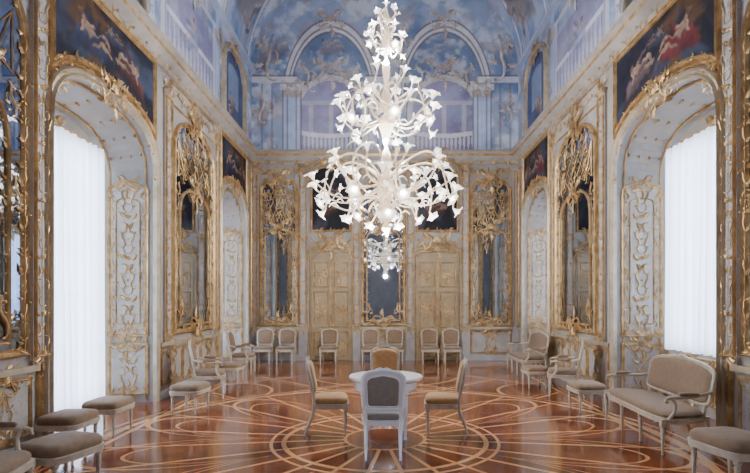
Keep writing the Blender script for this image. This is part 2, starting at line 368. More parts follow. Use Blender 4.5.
def side_wall(sg,nm,sill):
    T=TSide(sg); mb=MB(T)
    cuts=[YF]
    for uc,hw in BAYS: cuts+= [uc-hw,uc+hw]
    cuts.append(YB)
    for i in range(0,len(cuts),2): mb.quad((cuts[i],0,0),(cuts[i+1],0,0),(cuts[i+1],ZC,0),(cuts[i],ZC,0),WALL)
    for uc,hw in BAYS:
        ap=archpts(uc,hw)
        for a,b in zip(ap[:-1],ap[1:]): mb.quad((a[0],a[1],0),(b[0],b[1],0),(b[0],ZC,0),(a[0],ZC,0),WALL)
        full=[(uc-hw,0)]+ap+[(uc+hw,0)]; D=-.82
        bk=[(uc+(u-uc)*.93,min(v,v*.965)) for u,v in full]
        for i in range(len(full)-1):
            a,b,c,d=full[i],full[i+1],bk[i+1],bk[i]
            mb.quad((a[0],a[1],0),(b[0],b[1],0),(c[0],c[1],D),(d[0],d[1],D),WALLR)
        wh=hw*.80; z0,z1=sill,4.15
        R=[(uc-hw*1.1,0,uc-wh,5),(uc+wh,0,uc+hw*1.1,5),(uc-wh,z1,uc+wh,5)]
        if sill>.1: R.append((uc-wh,0,uc+wh,z0))
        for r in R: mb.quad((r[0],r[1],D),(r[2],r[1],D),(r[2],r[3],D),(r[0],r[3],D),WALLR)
    w=mb.obj("wall_"+nm,smooth=False)
    g=MB(T)
    for uc,hw in BAYS:
        out=[(uc-hw-.05,0)]+archpts(uc,hw+.05,apx=APX+.05)+[(uc+hw+.05,0)]
        g.sweep(out,PROF(.13,.09),PALEGOLD,False,0)
        out2=[(uc-hw-.17,0)]+archpts(uc,hw+.17,apx=APX+.14)+[(uc+hw+.17,0)]
        g.sweep(out2,PROF(.045,.05),GOLD,False,0)
        orn_path(g,archpts(uc,hw+.1,apx=APX+.08),.14,.16,.04)
        for e in (-1,1): orn_path(g,[(uc+e*(hw+.11),.3),(uc+e*(hw+.11),SPR)],.16,.12,.03)
        g.tmpl(TCART,uc,APX+.02,.65,0,1,.06)
        for fl in (1,-1):
            g.tmpl(TSPRAY,uc-fl*.42,APX+.0,.36,radians(-50)*fl,fl,.05); g.tmpl(TSPRAY,uc-fl*(hw+.02),SPR,.32,0,fl,.05); g.tmpl(TSPRAY,uc-fl*(hw-.2),SPR+.55,.34,radians(-30)*fl,fl,.05)
        for dd,f_ in ((-.12,.99),(-.7,.945)):
            pts=[(uc-hw*f_+.01,0.05)]+[(uc+(u-uc)*f_*.995,v*(.99 if dd>-.3 else .965)) for u,v in archpts(uc,hw)]+[(uc+hw*f_-.01,.05)]
            g.tube([(a,b,dd) for a,b in pts],.018,GOLD,k=5)
        for t_ in range(3,22,3):
            a=archpts(uc,hw)[t_]; 
            for s_ in np.linspace(.2,.8,4): g.tmpl(TL,uc+(a[0]-uc)*(1-.07*s_)-.05,a[1]*(1-.035*s_)-.03,.14,0,1,-.82*s_)
        for e in (1,-1):
            def TR(a,e=e,uc=uc,hw=hw): 
                dep=a[:,0]; u=uc+e*((hw)*(1-.07*dep/.82)-a[:,2]-.004); return T(np.stack([u,a[:,1],-dep],1))
            r=MB(TR)
            gilt_panel(r,.10,.72,1.15,3.75,0,.12,fill=False,sz=.2,pm=WALL2); gilt_panel(r,.10,.72,.16,1.0,0,0,sz=.16,fill=False,pm=WALL2)
            arab(r,.27,.55,1.3,3.6,.23,step=.17); orn_path(r,[(.17,1.2),(.17,3.6)],.11,.13,.01); orn_path(r,[(.65,1.2),(.65,3.6)],.11,.13,.01)
            arab(r,.2,.6,.3,.9,.2); r.sweep(rectp(.22,.60,1.35,3.5,.1),PROF(.02,.02),GOLD,True,.005)
            g.V+=r.V; base=g.n
            g.F+=[tuple(i+base for i in q) for q in r.F]; g.M+=[g.mi(r.mats[k]) for k in r.M]; g.n+=r.n
        g.tmpl(TCART,uc,4.28,.45,0,1,-.80)
        for fl in (1,-1): g.tmpl(TSPRAY,uc-fl*.5,4.25,.3,radians(-60)*fl,fl,-.80)
        if sill>.2:
            for a,b in ((uc-hw*.85,uc-.03),(uc+.03,uc+hw*.85)): gilt_panel(g,a,b,.2,.85,-.80,fill=False,sz=.15,pm=WALL2)
    cuts2=[(cuts[i],cuts[i+1]) for i in range(0,len(cuts),2)]
    for a,b in cuts2:
        g.box((a+.06 if a>YF else a,0,0),(b-.06 if b<YB else b,.16,.05),WALLP)
        g.box((a+.2 if a>YF else a,.93,0),(b-.2 if b<YB else b,1.0,.06),PALEGOLD)
        A=a+.25;B=b-.25
        if b>=YB: A,B=a+.22,b-.05
        if B-A>1.2:
            n=3
            for i in range(n):
                w_=(B-A)/n; gilt_panel(g,A+i*w_+.05,A+(i+1)*w_-.05,.24,.86,0,fill=False,sz=.15,pm=WALL2)
                arab(g,A+i*w_+.2,A+(i+1)*w_-.2,.35,.75,.2)
    for a,b in MIRS:
        for x0,x1 in ((a-.42,a-.12),(b+.12,b+.42)):
            g.box((x0,1.0,0),(x1,5.6,.045),WALL2)
            g.sweep(rectp(x0+.03,x1-.03,1.1,5.45),PROF(.03,.03),GOLD,True,.045)
            arab(g,x0,x1,1.15,5.4,.17,.05,step=.16)
            g.tmpl(TCART,(x0+x1)/2,5.62,.36,0,1,.05); g.tmpl(TCART,(x0+x1)/2,1.1,.3,0,1,.05)
        gilt_panel(g,a-.1,b+.1,5.45,5.85,0,fill=False,sz=.12,pm=WALL2)
        orn_path(g,[(a,5.66),(b,5.66)],.12,.18,.01)
    for u in np.arange(YF+.2,YB-.1,.45): g.tmpl(TL,u,5.97,.16,-pi/2,1,.12); g.tmpl(TF,u+.22,5.98,.06,0,1,.10)
    x0,x1=14.5,14.9
    g.sweep(rectp(x0,x1,1.1,5.7),PROF(.03,.03),GOLD,True,0); arab(g,x0,x1,1.2,5.6,.2,.01)
    g.obj("trim_gilding_"+nm)
    for a,b in MIRS: mirror("wall_mirror",T,a,b,1.16,5.3,4.0,sz=.19)
    for i,(uc,hw) in enumerate(BAYS):
        u0,u1=uc-hw*.97,uc+hw*.97; v0,v1=4.95,5.86
        lowf=lambda U,uc=uc,u0=u0,u1=u1: v0-.35+.35*np.clip(1-np.abs((U-uc)/(u1-u0)*2)**2.2,0,1)**.8
        def S(A,B,u0=u0,u1=u1,lowf=lowf):
            U=u0+(u1-u0)*A; lo=lowf(U); V=lo+(v1-lo)*B
            P=T(np.stack([U.ravel(),V.ravel(),np.full(U.size,.03)],1)); return P.reshape(*A.shape,3)
        def cf(A,B,i=i,u0=u0,u1=u1):
            X=A*(u1-u0);Y=B*1.1
            n=fbm(X,Y,1.6,40+i*7+(3 if sg>0 else 0)); C=np.zeros(A.shape+(3,))+np.array([.014,.015,.026])
            C=mixc(C,(.04,.05,.085),sst(n,.45,.7)); C=mixc(C,(.08,.045,.025),sst(fbm(X,Y,2.2,90+i),.5,.75))
            C=figure(C,X,Y,.85,.5,.50,.15,1,seed=i*3+1,skin=(.44,.28,.20),cloth=(.20,.035,.035) if sg>0 else (.04,.05,.10))
            C=figure(C,X,Y,1.85,.5,.45,-.2,-1,seed=i*3+2,skin=(.40,.27,.20),cloth=(.18,.12,.12) if sg>0 else (.12,.045,.035))
            C=figure(C,X,Y,1.35,.8,.26,.4,1,seed=i*3+5,skin=(.30,.22,.16),cloth=(.06,.07,.12),al=.6)
            return C*(.5+1.0*fbm(X,Y,6,5)[...,None])
        pe=bpy.data.objects.new("overdoor_painting",None); scene.collection.objects.link(pe)
        vgrid("canvas",S,170,70,cf,OILP,parent=pe)
        f=MB(T); us=np.linspace(u0,u1,20)
        lowr=[(u,float(lowf(u))) for u in us]
        pth=lowr+[(u1,v1),(u0,v1)]
        f.sweep(pth,PROF(.09,.07),GOLD,True,0); orn_path(f,lowr,.15,.14,.05)
        f.obj("frame",parent=pe)
    for k,(uc,hw) in enumerate(BAYS):
        wn=MB(T); wh=hw*.80; z0,z1=sill,4.15; D=-.86
        wn.box((uc-wh,z0,D-.12),(uc+wh,z1,D-.10),PANE)
        for x in (uc-wh,uc,uc+wh): wn.box((x-.05,z0,D-.06),(x+.05,z1,D+.02),WHITE)
        for z in np.linspace(z0,z1,6): wn.box((uc-wh,z-.025,D-.05),(uc+wh,z+.025,D+.01),WHITE)
        wn.obj("window_%d"%(k+1+(3 if sg>0 else 0)),smooth=False)
        cu=MB(T); nu,nv=200,14; cw=hw*.84; a=np.linspace(0,1,nu);b=np.linspace(0,1,nv);A,B=np.meshgrid(a,b,indexing='ij')
        zb=max(sill-.05,.06)
        U=uc-cw+2*cw*A+.012*np.sin(A*2*pi*26); fold=np.sin(A*2*pi*13+1.3*np.sin(A*23)+.4*B)*(.030+.035*(1-B))
        W=-.70+fold+.012*np.sin(A*70*pi+B*3); Z=zb+(4.25-zb)*B+.01*np.sin(A*60)*(1-B)
        idx=np.arange(nu*nv).reshape(nu,nv); F=np.stack([idx[:-1,:-1],idx[1:,:-1],idx[1:,1:],idx[:-1,1:]],-1).reshape(-1,4)
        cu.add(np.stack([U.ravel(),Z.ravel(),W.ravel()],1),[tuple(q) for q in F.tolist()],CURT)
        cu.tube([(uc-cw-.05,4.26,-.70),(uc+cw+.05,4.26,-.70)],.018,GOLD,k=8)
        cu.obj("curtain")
side_wall(-1,"left",.12); side_wall(1,"right",1.0)

# ------------------------------------------------------------ back wall
mb=MB(TB)
mb.quad((-HW,0,0),(HW,0,0),(HW,ZC,0),(-HW,ZC,0),WALL); mb.obj("wall_back",smooth=False)
mb=MB(); mb.quad((-HW,YF,0),(HW,YF,0),(HW,YF,6.2),(-HW,YF,6.2),WALLD)
mb.quad((-HW,YF,6.2),(HW,YF,6.2),(HW,YF,12),(-HW,YF,12),BLUEW); mb.obj("wall_front",smooth=False)
g=MB(TB)
DOORS=[(-2.24,-1.0),(.92,2.22)]
strips=[(-3.97,-3.80),(-2.56,-2.34),(-.96,-.76),(.66,.86),(2.30,2.52),(3.84,3.97)]
for a,b in strips:
    g.box((a,1.0,0),(b,5.75,.06),WALL2); g.box((a-.02,0,0),(b+.02,1.0,.08),WALLP)
    g.sweep(rectp(a+.02,b-.02,1.1,5.65),PROF(.025,.03),GOLD,True,.06)
    if b-a>.15:
        arab(g,a,b,1.2,5.6,.18,.06,step=.17); g.tmpl(TCART,(a+b)/2,5.75,.42,0,1,.06); g.tmpl(TCART,(a+b)/2,.95,.34,0,1,.08); g.tmpl(TCART,(a+b)/2,3.7,.3,0,1,.07)
for a,b in ((-3.8,-2.56),(-.76,.66),(2.52,3.84)):
    g.box((a,0,0),(b,.16,.05),WALLP); g.box((a,.93,0),(b,1.0,.09),PALEGOLD)
    gilt_panel(g,a+.08,b-.08,.24,.86,0,fill=False,sz=.17,pm=WALL2); arab(g,a+.3,b-.3,.3,.8,.24)
    orn_path(g,[(a+.05,5.62),(b-.05,5.62)],.14,.26,.01)
for u in np.arange(-3.9,3.95,.42): g.tmpl(TL,u,5.97,.16,-pi/2,1,.12)
for a,b in DOORS:
    c=(a+b)/2
    g.sweep([(a-.06,0),(a-.06,3.05)]+archpts(c,(b-a)/2+.06,14,3.05,3.3)+[(b+.06,3.05),(b+.06,0)],PROF(.10,.09),PALEGOLD,False,0)
    orn_path(g,archpts(c,(b-a)/2+.08,14,3.1,3.42),.13,.22,.06)
    for e in (a-.06,b+.06): orn_path(g,[(e,.3),(e,3.0)],.22,.12,.08)
    g.tmpl(TCART,c,3.5,.85,0,1,.06)
    for fl in (1,-1): g.tmpl(TSPRAY,c-fl*.42,3.52,.5,radians(-35)*fl,fl,.05); g.tmpl(TSPRAY,c-fl*.6,3.15,.38,0,fl,.06)
    ar=archpts(c,(b-a)/2+.06,16,5.35,6.0)
    g.sweep(ar,PROF(.12,.14),PALEGOLD,False,0); orn_path(g,ar,.15,.24,.1); g.tmpl(TCART,c,6.05,.7,0,1,.12)
g.obj("trim_gilding_back")
for i,(a,b) in enumerate(DOORS):
    d=MB(TB); c=(a+b)/2
    pts=[(a,.0),(b,.0)]+archpts(c,(b-a)/2,14,3.05,3.25)[::-1]; d.poly(pts,.03,DOORM)
    for x0,x1 in ((a+.05,c-.025),(c+.025,b-.05)):
        d.box((x0,.02,.03),(x1,3.02,.055),DOORM)
        for z0,z1 in ((.15,.85),(1.0,2.05),(2.2,2.92)):
            d.sweep(rectp(x0+.07,x1-.07,z0,z1),PROF(.03,.025),GOLD,True,.055)
            d.tmpl(TCART,(x0+x1)/2,(z0+z1)/2,.34,0,1,.056); 
            if z1-z0>.9: arab(d,x0+.1,x1-.1,z0+.1,z1-.1,.18,.056)
            else: d.tmpl(TL,(x0+x1)/2,z0+.08,.2,pi/2,1,.056)
    d.box((c-.02,.02,.05),(c+.02,3.1,.07),GOLD)
    d.lathe([(0,.05),(.03,.04),(.035,.02),(.015,0)],(c+.07,1.05,.06),GOLD,k=10)
    d.obj("door_%d"%(i+1))
    u0,u1,v0,v1=a+.04,b-.04,3.88,5.75
    def S(A,B,u0=u0,u1=u1,c=c):
        U=u0+(u1-u0)*A; top=5.35+.45*np.clip(1-np.abs((U-c)/(u1-u0)*2)**2,0,1)**.5; V=v0+(top-v0)*B
        return TB(np.stack([U.ravel(),V.ravel(),np.full(U.size,.03)],1)).reshape(*A.shape,3)
    def cf(A,B,i=i):
        X=A*1.2;Y=B*1.8; n=fbm(X,Y,1.8,140+i*9); C=np.zeros(A.shape+(3,))+np.array([.018,.017,.022])
        C=mixc(C,(.055,.055,.075),sst(n,.45,.7)); C=figure(C,X,Y,.5,.65,.38,.5,1,seed=30+i,skin=(.34,.22,.15),cloth=(.10,.05,.04))
        C=figure(C,X,Y,.75,1.1,.26,-.4,-1,seed=34+i,skin=(.28,.19,.14),cloth=(.05,.05,.08)); return C
    pe=bpy.data.objects.new("overdoor_painting",None); scene.collection.objects.link(pe)
    vgrid("canvas",S,70,100,cf,OILP,parent=pe)
    f=MB(TB); p=[(u0,v0),(u1,v0)]+archpts(c,(u1-u0)/2,16,5.35,5.8)[::-1]
    f.sweep(p,PROF(.07,.06),GOLD,True,0); orn_path(f,[(u0,v0),(u1,v0)],.16,.18,.04)
    f.obj("frame",parent=pe)
mirror("wall_mirror",TB,-3.70,-2.64,1.08,5.4,3.95)
mirror("wall_mirror",TB,2.60,3.74,1.08,5.4,3.95)
mirror("wall_mirror",TB,-.68,.58,1.08,5.4,3.95)

# ------------------------------------------------------------ cornice
c=MB()
prof=[(0,5.88,WALLP),(.05,5.9,PALEGOLD),(.06,5.98,WALLP),(.16,6.05,WALLP),(.20,6.08,GOLD),(.21,6.14,WALLP),(.28,6.18,PALEGOLD),(.28,6.24,WALLP),(.0,6.30,WALLP)]
for (o0,z0,m0),(o1,z1,m1) in zip(prof[:-1],prof[1:]):
    P=lambda o:[(-HW+o,YF),(-HW+o,YB-o),(HW-o,YB-o),(HW-o,YF)]
    a,b=P(o0),P(o1)
    for i in range(3): c.quad((*a[i],z0),(*a[i+1],z0),(*b[i+1],z1),(*b[i],z1),m0)
c.obj("trim_cornice",smooth=False)

# ------------------------------------------------------------ frescoes
BL=np.array([.20,.30,.53]);LV=np.array([.39,.48,.68]);PALE=np.array([.76,.82,.92]);VIO=np.array([.33,.30,.50])
def sky(X,Y,seed):
    n=fbm(X,Y,1.1,seed);C=np.zeros(X.shape+(3,))+BL; C=mixc(C,LV,sst(n,.33,.55)); C=mixc(C,PALE,sst(fbm(X,Y,2.0,seed+3),.45,.68)*.85)
    C=mixc(C,(.44,.39,.42),sst(fbm(X,Y,2.6,seed+9),.54,.72)*.6); return C
def S(A,B): 
    return np.stack([-HW+2*HW*A,np.full(A.shape,YB),6.25+(ZT+.1-6.25)*B],-1)
def backf(A,B):
    Xm=-HW+2*HW*A;Z=6.25+(ZT+.1-6.25)*B; x=385+33.3*Xm;y=304-33.3*(Z-1.69)
    C=sky(Xm,Z,11)*.95
    brown=np.array([.20,.17,.22]);cream=np.array([.82,.82,.86])
    for cx in (331,444):
        rx,ry=46,74; d=np.hypot((x-cx)/rx,(y-97)/ry); up=(y<98)
        ins=(1-sst(d,.86,.9))*up; C=mixc(C,BL*.7,ins*.75)
        C=mixc(C,PALE*.8,ins*sst(fbm(x/22,y/22,2,19),.45,.65)*.7)
        ring=sst(d,.86,.89)*(1-sst(d,1.02,1.05))*up; C=mixc(C,cream,ring*.85)
        for dd in (.87,.94,1.04): C=mixc(C,brown,(np.abs(d-dd)<.016)*up*.8)
        nx=np.abs(x-cx)/34; top=112-34*np.sqrt(np.clip(1-nx**2,0,1)); inn=((nx<1)&(y>top)).astype(float)
        C=mixc(C,VIO*1.1,inn*.9); C=mixc(C,VIO*.45,inn*sst(x-cx+8*np.sin(y/9),-4,22)*.6)
        C=mixc(C,LV*.9,inn*sst(fbm(x/25,y/25,2,29),.48,.65)*.5)
        for px_ in (-20,0,20): C=mixc(C,cream*.75,((np.abs(x-cx-px_)<2.2)&(y>104)&(y<134))*.6)
        C=mixc(C,cream*.75,((nx<.95)&(np.abs(y-103)<2))*.6)
        rim=((np.abs(np.hypot((x-cx)/34,np.minimum(y-112,0)/34)-1)<.08)&(y<158)).astype(float)*(nx<1.09); C=mixc(C,cream*.9,rim*.85)
        rim2=((np.abs(np.hypot((x-cx)/34,np.minimum(y-112,0)/34)-1.1)<.02)&(y<158)).astype(float); C=mixc(C,brown,rim2*.7)
        yb=132+4*np.cos((x-cx)/34*1.5)
        C=mixc(C,cream,((nx<1.15)&(np.abs(y-yb)<2.2))*.9); C=mixc(C,cream*.85,((nx<1.15)&(np.abs(y-yb-21)<2.0))*.9)
        bal=(np.abs(((x/4.2)%1)-.5)<(.17+.13*np.sin((y-yb)/22*pi*2-.5)))&(y>yb+2)&(y<yb+20)&(nx<1.1); C=mixc(C,cream*.95,bal*.8)
    for cx,w in ((292,9),(388,10),(482,9)):
        m=((np.abs(x-cx)<w)&(y>84)).astype(float); C=mixc(C,LV*1.3,m*.85)
        for e in (-w,w,-w*.5,w*.5): C=mixc(C,brown,((np.abs(x-cx-e)<.9)&(y>90))*.7)
        C=mixc(C,cream,((np.abs(x-cx)<w+3)&(np.abs(y-87)<3))*.85); C=mixc(C,np.array([.5,.36,.26]),((np.abs(x-cx)<w)&(np.abs(y-94)<3.5))*.7)
    m=((np.abs(y-80)<3)&(np.abs(x-331)>34)&(np.abs(x-444)>34)).astype(float); C=mixc(C,cream,m*.85)
    C=mixc(C,brown,((np.abs(y-76)<1.1)&(np.abs(x-331)>34)&(np.abs(x-444)>34))*.7)
    for cx in (262,510,272,500): C=mixc(C,brown*1.1,((np.abs(x-cx)<1.2)&(y>84))*.6)
    st=(.62,.55,.54)
    for k,(fx,fy,fs,an,fl) in enumerate([(388,30,22,.2,1),(270,50,20,.7,1),(500,50,20,-.7,-1),(262,112,15,1.2,1),(508,112,15,-1.2,-1),(331,45,14,.3,1),(444,45,14,.3,-1)]):
        C=figure(C,x,-y,fx,-fy,fs,an,fl,skin=st,cloth=(.42,.34,.34) if k%2 else (.35,.42,.65),seed=50+k,al=.6)
    return C*(.8+.4*fbm(x/8,y/8,1,3)[...,None])
vgrid("wall_back_fresco",S,480,320,backf,FRESCO)
t=MB(TB); PX=lambda x,y:((x-385)/33.3,1.69+(304-y)/33.3)
for x,y,s in ((331,72,1.0),(444,72,1.0),(331,22,.8),(444,22,.8),(388,60,.9),(292,88,.55),(482,88,.55)): t.tmpl(TCART,*PX(x,y),s,0,1,.02,STUCCO)
for x,y,s,a,fl in ((308,80,.8,.3,1),(354,80,.8,-.3,-1),(421,80,.8,.3,1),(467,80,.8,-.3,-1),(268,62,1.2,.2,1),(503,62,1.2,-.2,-1),(262,110,.8,0,1),(509,110,.8,0,-1),(372,40,.8,0,1),(404,40,.8,0,-1)):
    t.tmpl(TSPRAY,*PX(x,y),s,a,fl,.02,STUCCO)
t.obj("trim_upper_back")
for sg,nm in ((-1,"left"),(1,"right")):
    def S(A,B): return np.stack([np.full(A.shape,sg*HW),YF+(YB-YF)*A,6.25+(ZV-6.25)*B],-1)
    def f(A,B):
        u=YF+(YB-YF)*A; z=6.25+(ZV-6.25)*B; C=sky(u,z,21+sg)*.9; cream=np.array([.68,.69,.78]);brown=np.array([.22,.20,.30])
        C=mixc(C,VIO*.9,sst(fbm(u,z,1.2,77),.5,.7)*.5)
        for uc in (-1.7,4.3,10.4):
            n=np.abs(u-uc)/1.35; C=mixc(C,VIO*.75,((n<1)&(z<7.9))*.7)
            yb=7.15
            bal=(np.abs(((u/.2)%1)-.5)<(.2+.12*np.sin((z-6.4)*8)))&(z>6.45)&(z<yb)&(n<1); C=mixc(C,cream*.85,bal*.65)
            C=mixc(C,cream,((n<1.05)&(np.abs(z-yb)<.06))*.8); C=mixc(C,cream,((n<1.05)&(np.abs(z-6.42)<.07))*.8)
            for e in (-1,1): C=mixc(C,cream*.85,((np.abs(u-uc-e*1.35)<.13)&(z<8.2))*.7); C=mixc(C,brown,((np.abs(u-uc-e*1.35-.07)<.03)&(z<8.2))*.6)
            C=mixc(C,cream*.9,((n<1.1)&(np.abs(z-8.25)<.07))*.8)
            C=figure(C,u,z,uc,7.35,.5,.4,sg,skin=(.55,.48,.48),cloth=(.33,.38,.60),seed=int(uc*3)+90,al=.7)
        for uc,hw in BAYS:
            hw=.85; n=np.abs(u-uc)/hw; top=7.5+.75*np.sqrt(np.clip(1-n**2,0,1)); m=((n<1)&(z<top)&(z>6.4)).astype(float)
            C=mixc(C,np.array([.06,.08,.17]),m*.92); C=mixc(C,(.28,.36,.52),m*((n<.5)&(z>6.9)&(z<top-.3))*.6)
            C=figure(C,u,z,uc-.2,6.9,.4,.8,sg,skin=(.50,.38,.30),cloth=(.30,.22,.20),seed=int(uc*5)+60)
            for e in (-1.35,1.35): C=mixc(C,LV*1.2,((np.abs(u-uc-e*.93)<.14))*.7); C=mixc(C,(.48,.36,.28),((np.abs(u-uc-e*.93)<.17)&(np.abs(z-8.1)<.12))*.7)
        return C*(.8+.4*fbm(u*2,z*2,2,4)[...,None])
    vgrid("wall_%s_fresco"%nm,S,760,130,f,FRESCO)
    t=MB(TSide(sg))
    for uc,hw in BAYS:
        p=[(uc-.92,6.3)]+archpts(uc,.92,20,7.5,8.35)+[(uc+.92,6.3)]; t.sweep(p,PROF(.11,.10),PALEGOLD,False,0)
        t.tmpl(TCART,uc,8.35,.6,0,1,.05)
        for fl in (1,-1): t.tmpl(TSPRAY,uc-fl*1.1,8.0,.6,0,fl,.03,PALEGOLD); t.tmpl(TSPRAY,uc-fl*1.1,6.8,.5,0,fl,.03,PALEGOLD)
    for uc in (4.3,10.4):
        t.tmpl(TCART,uc,8.3,.8,0,1,.02,STUCCO)
    t.box((YF,ZV-.1,0),(YB,ZV+.02,.12),BLUEW)
    t.obj("trim_upper_"+nm)
def S(A,B):
    th=pi*A; return np.stack([-HW*np.cos(th),YF+(YB-YF)*B,ZV+(ZT-ZV)*np.sin(th)],-1)
def f(A,B):
    X=A*10;Y=YF+(YB-YF)*B; C=sky(X,Y,31); cream=np.array([.72,.73,.82]);brown=np.array([.26,.23,.31])
    for y0 in np.arange(-3,16,3.0):
        for o,w,cc in ((0,.28,cream*.9),(.28,.03,brown),(-.28,.03,brown),(.14,.02,brown)):
            C=mixc(C,cc,(np.abs(Y-y0+1.0-o)<w)*.7)
    for yc in np.arange(-1,16,3.0)-.5:
        for sx in (0,10):
            d=np.hypot((X-sx)/2.9,(Y-yc)/1.15); C=mixc(C,BL*.85,(d<.9)*.5); C=mixc(C,cream,((d>.9)&(d<1.02))*.8); C=mixc(C,brown,(np.abs(d-1.03)<.02)*.7)
            C=mixc(C,brown,(np.abs(d-.9)<.015)*.7)
    for k in range(26):
        r=random.Random(k); 
        C=figure(C,X,Y,r.uniform(.8,9.2),r.uniform(0,14.7),r.uniform(.4,.7),r.uniform(-3,3),r.choice((1,-1)),skin=(.60,.50,.48),cloth=r.choice([(.44,.37,.34),(.32,.40,.64),(.52,.48,.60)]),seed=k+200,al=.6)
    for sx,fl in ((1.3,1),(8.7,-1)):
        for yy in (12.2,13.9): C=figure(C,X,Y,sx,yy,.95,.6*fl,fl,skin=(.46,.35,.28),cloth=(.30,.25,.22),seed=300+int(yy)+fl,al=.7)
    return C*(.8+.4*fbm(X*2,Y*2,1.5,6)[...,None])
vgrid("ceiling",S,300,560,f,FRESCO)

# ------------------------------------------------------------ floor with inlay
def floor():
    m,nt,b=newmat("inlaid_parquet"); N=nt.nodes
    def mth(op,*a):
        n=N.new("ShaderNodeMath"); n.operation=op
        for i,x in enumerate(a):
            if isinstance(x,(int,float)): n.inputs[i].default_value=x
            else: nt.links.new(x,n.inputs[i])
        return n.outputs[0]
    tc=N.new("ShaderNodeTexCoord"); sp=N.new("ShaderNodeSeparateXYZ"); nt.links.new(tc.outputs["Object"],sp.inputs[0])
    x=sp.outputs[0]; y=sp.outputs[1]; yc=mth('SUBTRACT',y,6.3)
    r=mth('SQRT',mth('ADD',mth('MULTIPLY',x,x),mth('MULTIPLY',yc,yc))); th=mth('ARCTAN2',x,yc)
    def fr(a): return mth('FRACT',mth('ADD',a,100.0))
    def cen(a): return mth('ABSOLUTE',mth('SUBTRACT',fr(a),.5))
    def lt(a,b): return mth('LESS_THAN',a,b)
    def gt(a,b): return mth('GREATER_THAN',a,b)
    def mul(*a):
        o=a[0]
        for q in a[1:]: o=mth('MULTIPLY',o,q)
        return o
    def mx(*a):
        o=a[0]
        for q in a[1:]: o=mth('MAXIMUM',o,q)
        return o
    def ring(r0,w): return lt(mth('ABSOLUTE',mth('SUBTRACT',r,r0)),w)
    t24=mul(th,24/(2*pi)); t12=mul(th,12/(2*pi))
    star=mul(lt(cen(t24),mth('DIVIDE',.085,mth('MAXIMUM',r,.5))),gt(r,.5),lt(r,3.55))
    ps=mth('ABSOLUTE',mth('SINE',mul(th,6.0)))
    pr=mth('ADD',1.45,mul(mth('POWER',ps,.55),2.0)); pet=lt(mth('ABSOLUTE',mth('SUBTRACT',r,pr)),.045)
    pr2=mth('ADD',1.45,mul(mth('POWER',ps,.75),1.55)); pet2=lt(mth('ABSOLUTE',mth('SUBTRACT',r,pr2)),.022)
    rings=mx(ring(.5,.02),ring(1.25,.03),ring(1.4,.02),ring(3.58,.05),ring(3.76,.02))
    dg=mth('ADD',x,y); dh=mth('SUBTRACT',x,y)
    lat1=lt(cen(mul(dg,.4)),.018); lat2=lt(cen(mul(dh,.4)),.018); lat3=lt(cen(mth('ADD',mul(dg,.4),.07)),.007); lat4=lt(cen(mth('ADD',mul(dh,.4),.07)),.007)
    ax=mth('ABSOLUTE',x)
    outer=mul(mx(lat1,lat2,lat3,lat4),gt(r,3.76),lt(ax,3.35))
    def circ(cx,cy,R,w):
        a=mth('SUBTRACT',ax,cx);bq=mth('SUBTRACT',y,cy); rr=mth('SQRT',mth('ADD',mul(a,a),mul(bq,bq))); return lt(mth('ABSOLUTE',mth('SUBTRACT',rr,R)),w)
    cs=mul(mx(circ(0,12.0,1.75,.035),circ(3.3,9.6,1.1,.03),circ(3.4,3.2,1.2,.03)),gt(r,3.76),lt(ax,3.35))
    bord=mx(lt(mth('ABSOLUTE',mth('SUBTRACT',ax,3.38)),.035),lt(mth('ABSOLUTE',mth('SUBTRACT',ax,3.5)),.012),lt(mth('ABSOLUTE',mth('SUBTRACT',y,14.35)),.04))
    inl=mx(star,pet,pet2,rings,outer,cs,bord)
    sec=mul(gt(fr(t12),.5),lt(r,3.7)); chk=mth('ABSOLUTE',mth('SUBTRACT',gt(fr(mul(dg,.2)),.5),gt(fr(mul(dh,.2)),.5)))
    alt=mth('ADD',sec,mul(chk,gt(r,3.7)))
    pl=N.new("ShaderNodeTexWhiteNoise"); pl.noise_dimensions='2D'
    cv=N.new("ShaderNodeCombineXYZ"); nt.links.new(mth('FLOOR',mul(dg,9.0)),cv.inputs[0]); nt.links.new(mth('FLOOR',mul(dh,1.6)),cv.inputs[1]); nt.links.new(cv.outputs[0],pl.inputs["Vector"])
    ns=N.new("ShaderNodeTexNoise"); ns.inputs["Scale"].default_value=3; ns.inputs["Detail"].default_value=8; nt.links.new(tc.outputs["Object"],ns.inputs["Vector"])
    v=mth('ADD',mth('ADD',mul(alt,.35),mul(pl.outputs["Value"],.35)),mul(ns.outputs["Fac"],.4))
    rp=N.new("ShaderNodeValToRGB"); e=rp.color_ramp.elements; e[0].position=.1;e[0].color=(.085,.016,.006,1); e[1].position=1;e[1].color=(.26,.070,.024,1)
    nt.links.new(v,rp.inputs[0])
    mix=N.new("ShaderNodeMix"); mix.data_type='RGBA'; nt.links.new(mul(inl,.9),mix.inputs[0]); nt.links.new(rp.outputs[0],mix.inputs[6]); mix.inputs[7].default_value=(.66,.34,.15,1)
    nt.links.new(mix.outputs[2],b.inputs["Base Color"])
    n2=N.new("ShaderNodeTexNoise"); n2.inputs["Scale"].default_value=1.3; nt.links.new(tc.outputs["Object"],n2.inputs["Vector"])
    nt.links.new(mth('ADD',.07,mul(n2.outputs["Fac"],.14)),b.inputs["Roughness"])
    b.inputs["Coat Weight"].default_value=.3; b.inputs["Coat Roughness"].default_value=.04
    bp=N.new("ShaderNodeBump"); bp.inputs["Strength"].default_value=.04; bp.inputs["Distance"].default_value=.01; nt.links.new(pl.outputs["Value"],bp.inputs["Height"]); nt.links.new(bp.outputs[0],b.inputs["Normal"])
    f=MB(); f.quad((-5.1,YF,0),(5.1,YF,0),(5.1,YB,0),(-5.1,YB,0),m); f.obj("floor",smooth=False)
floor()

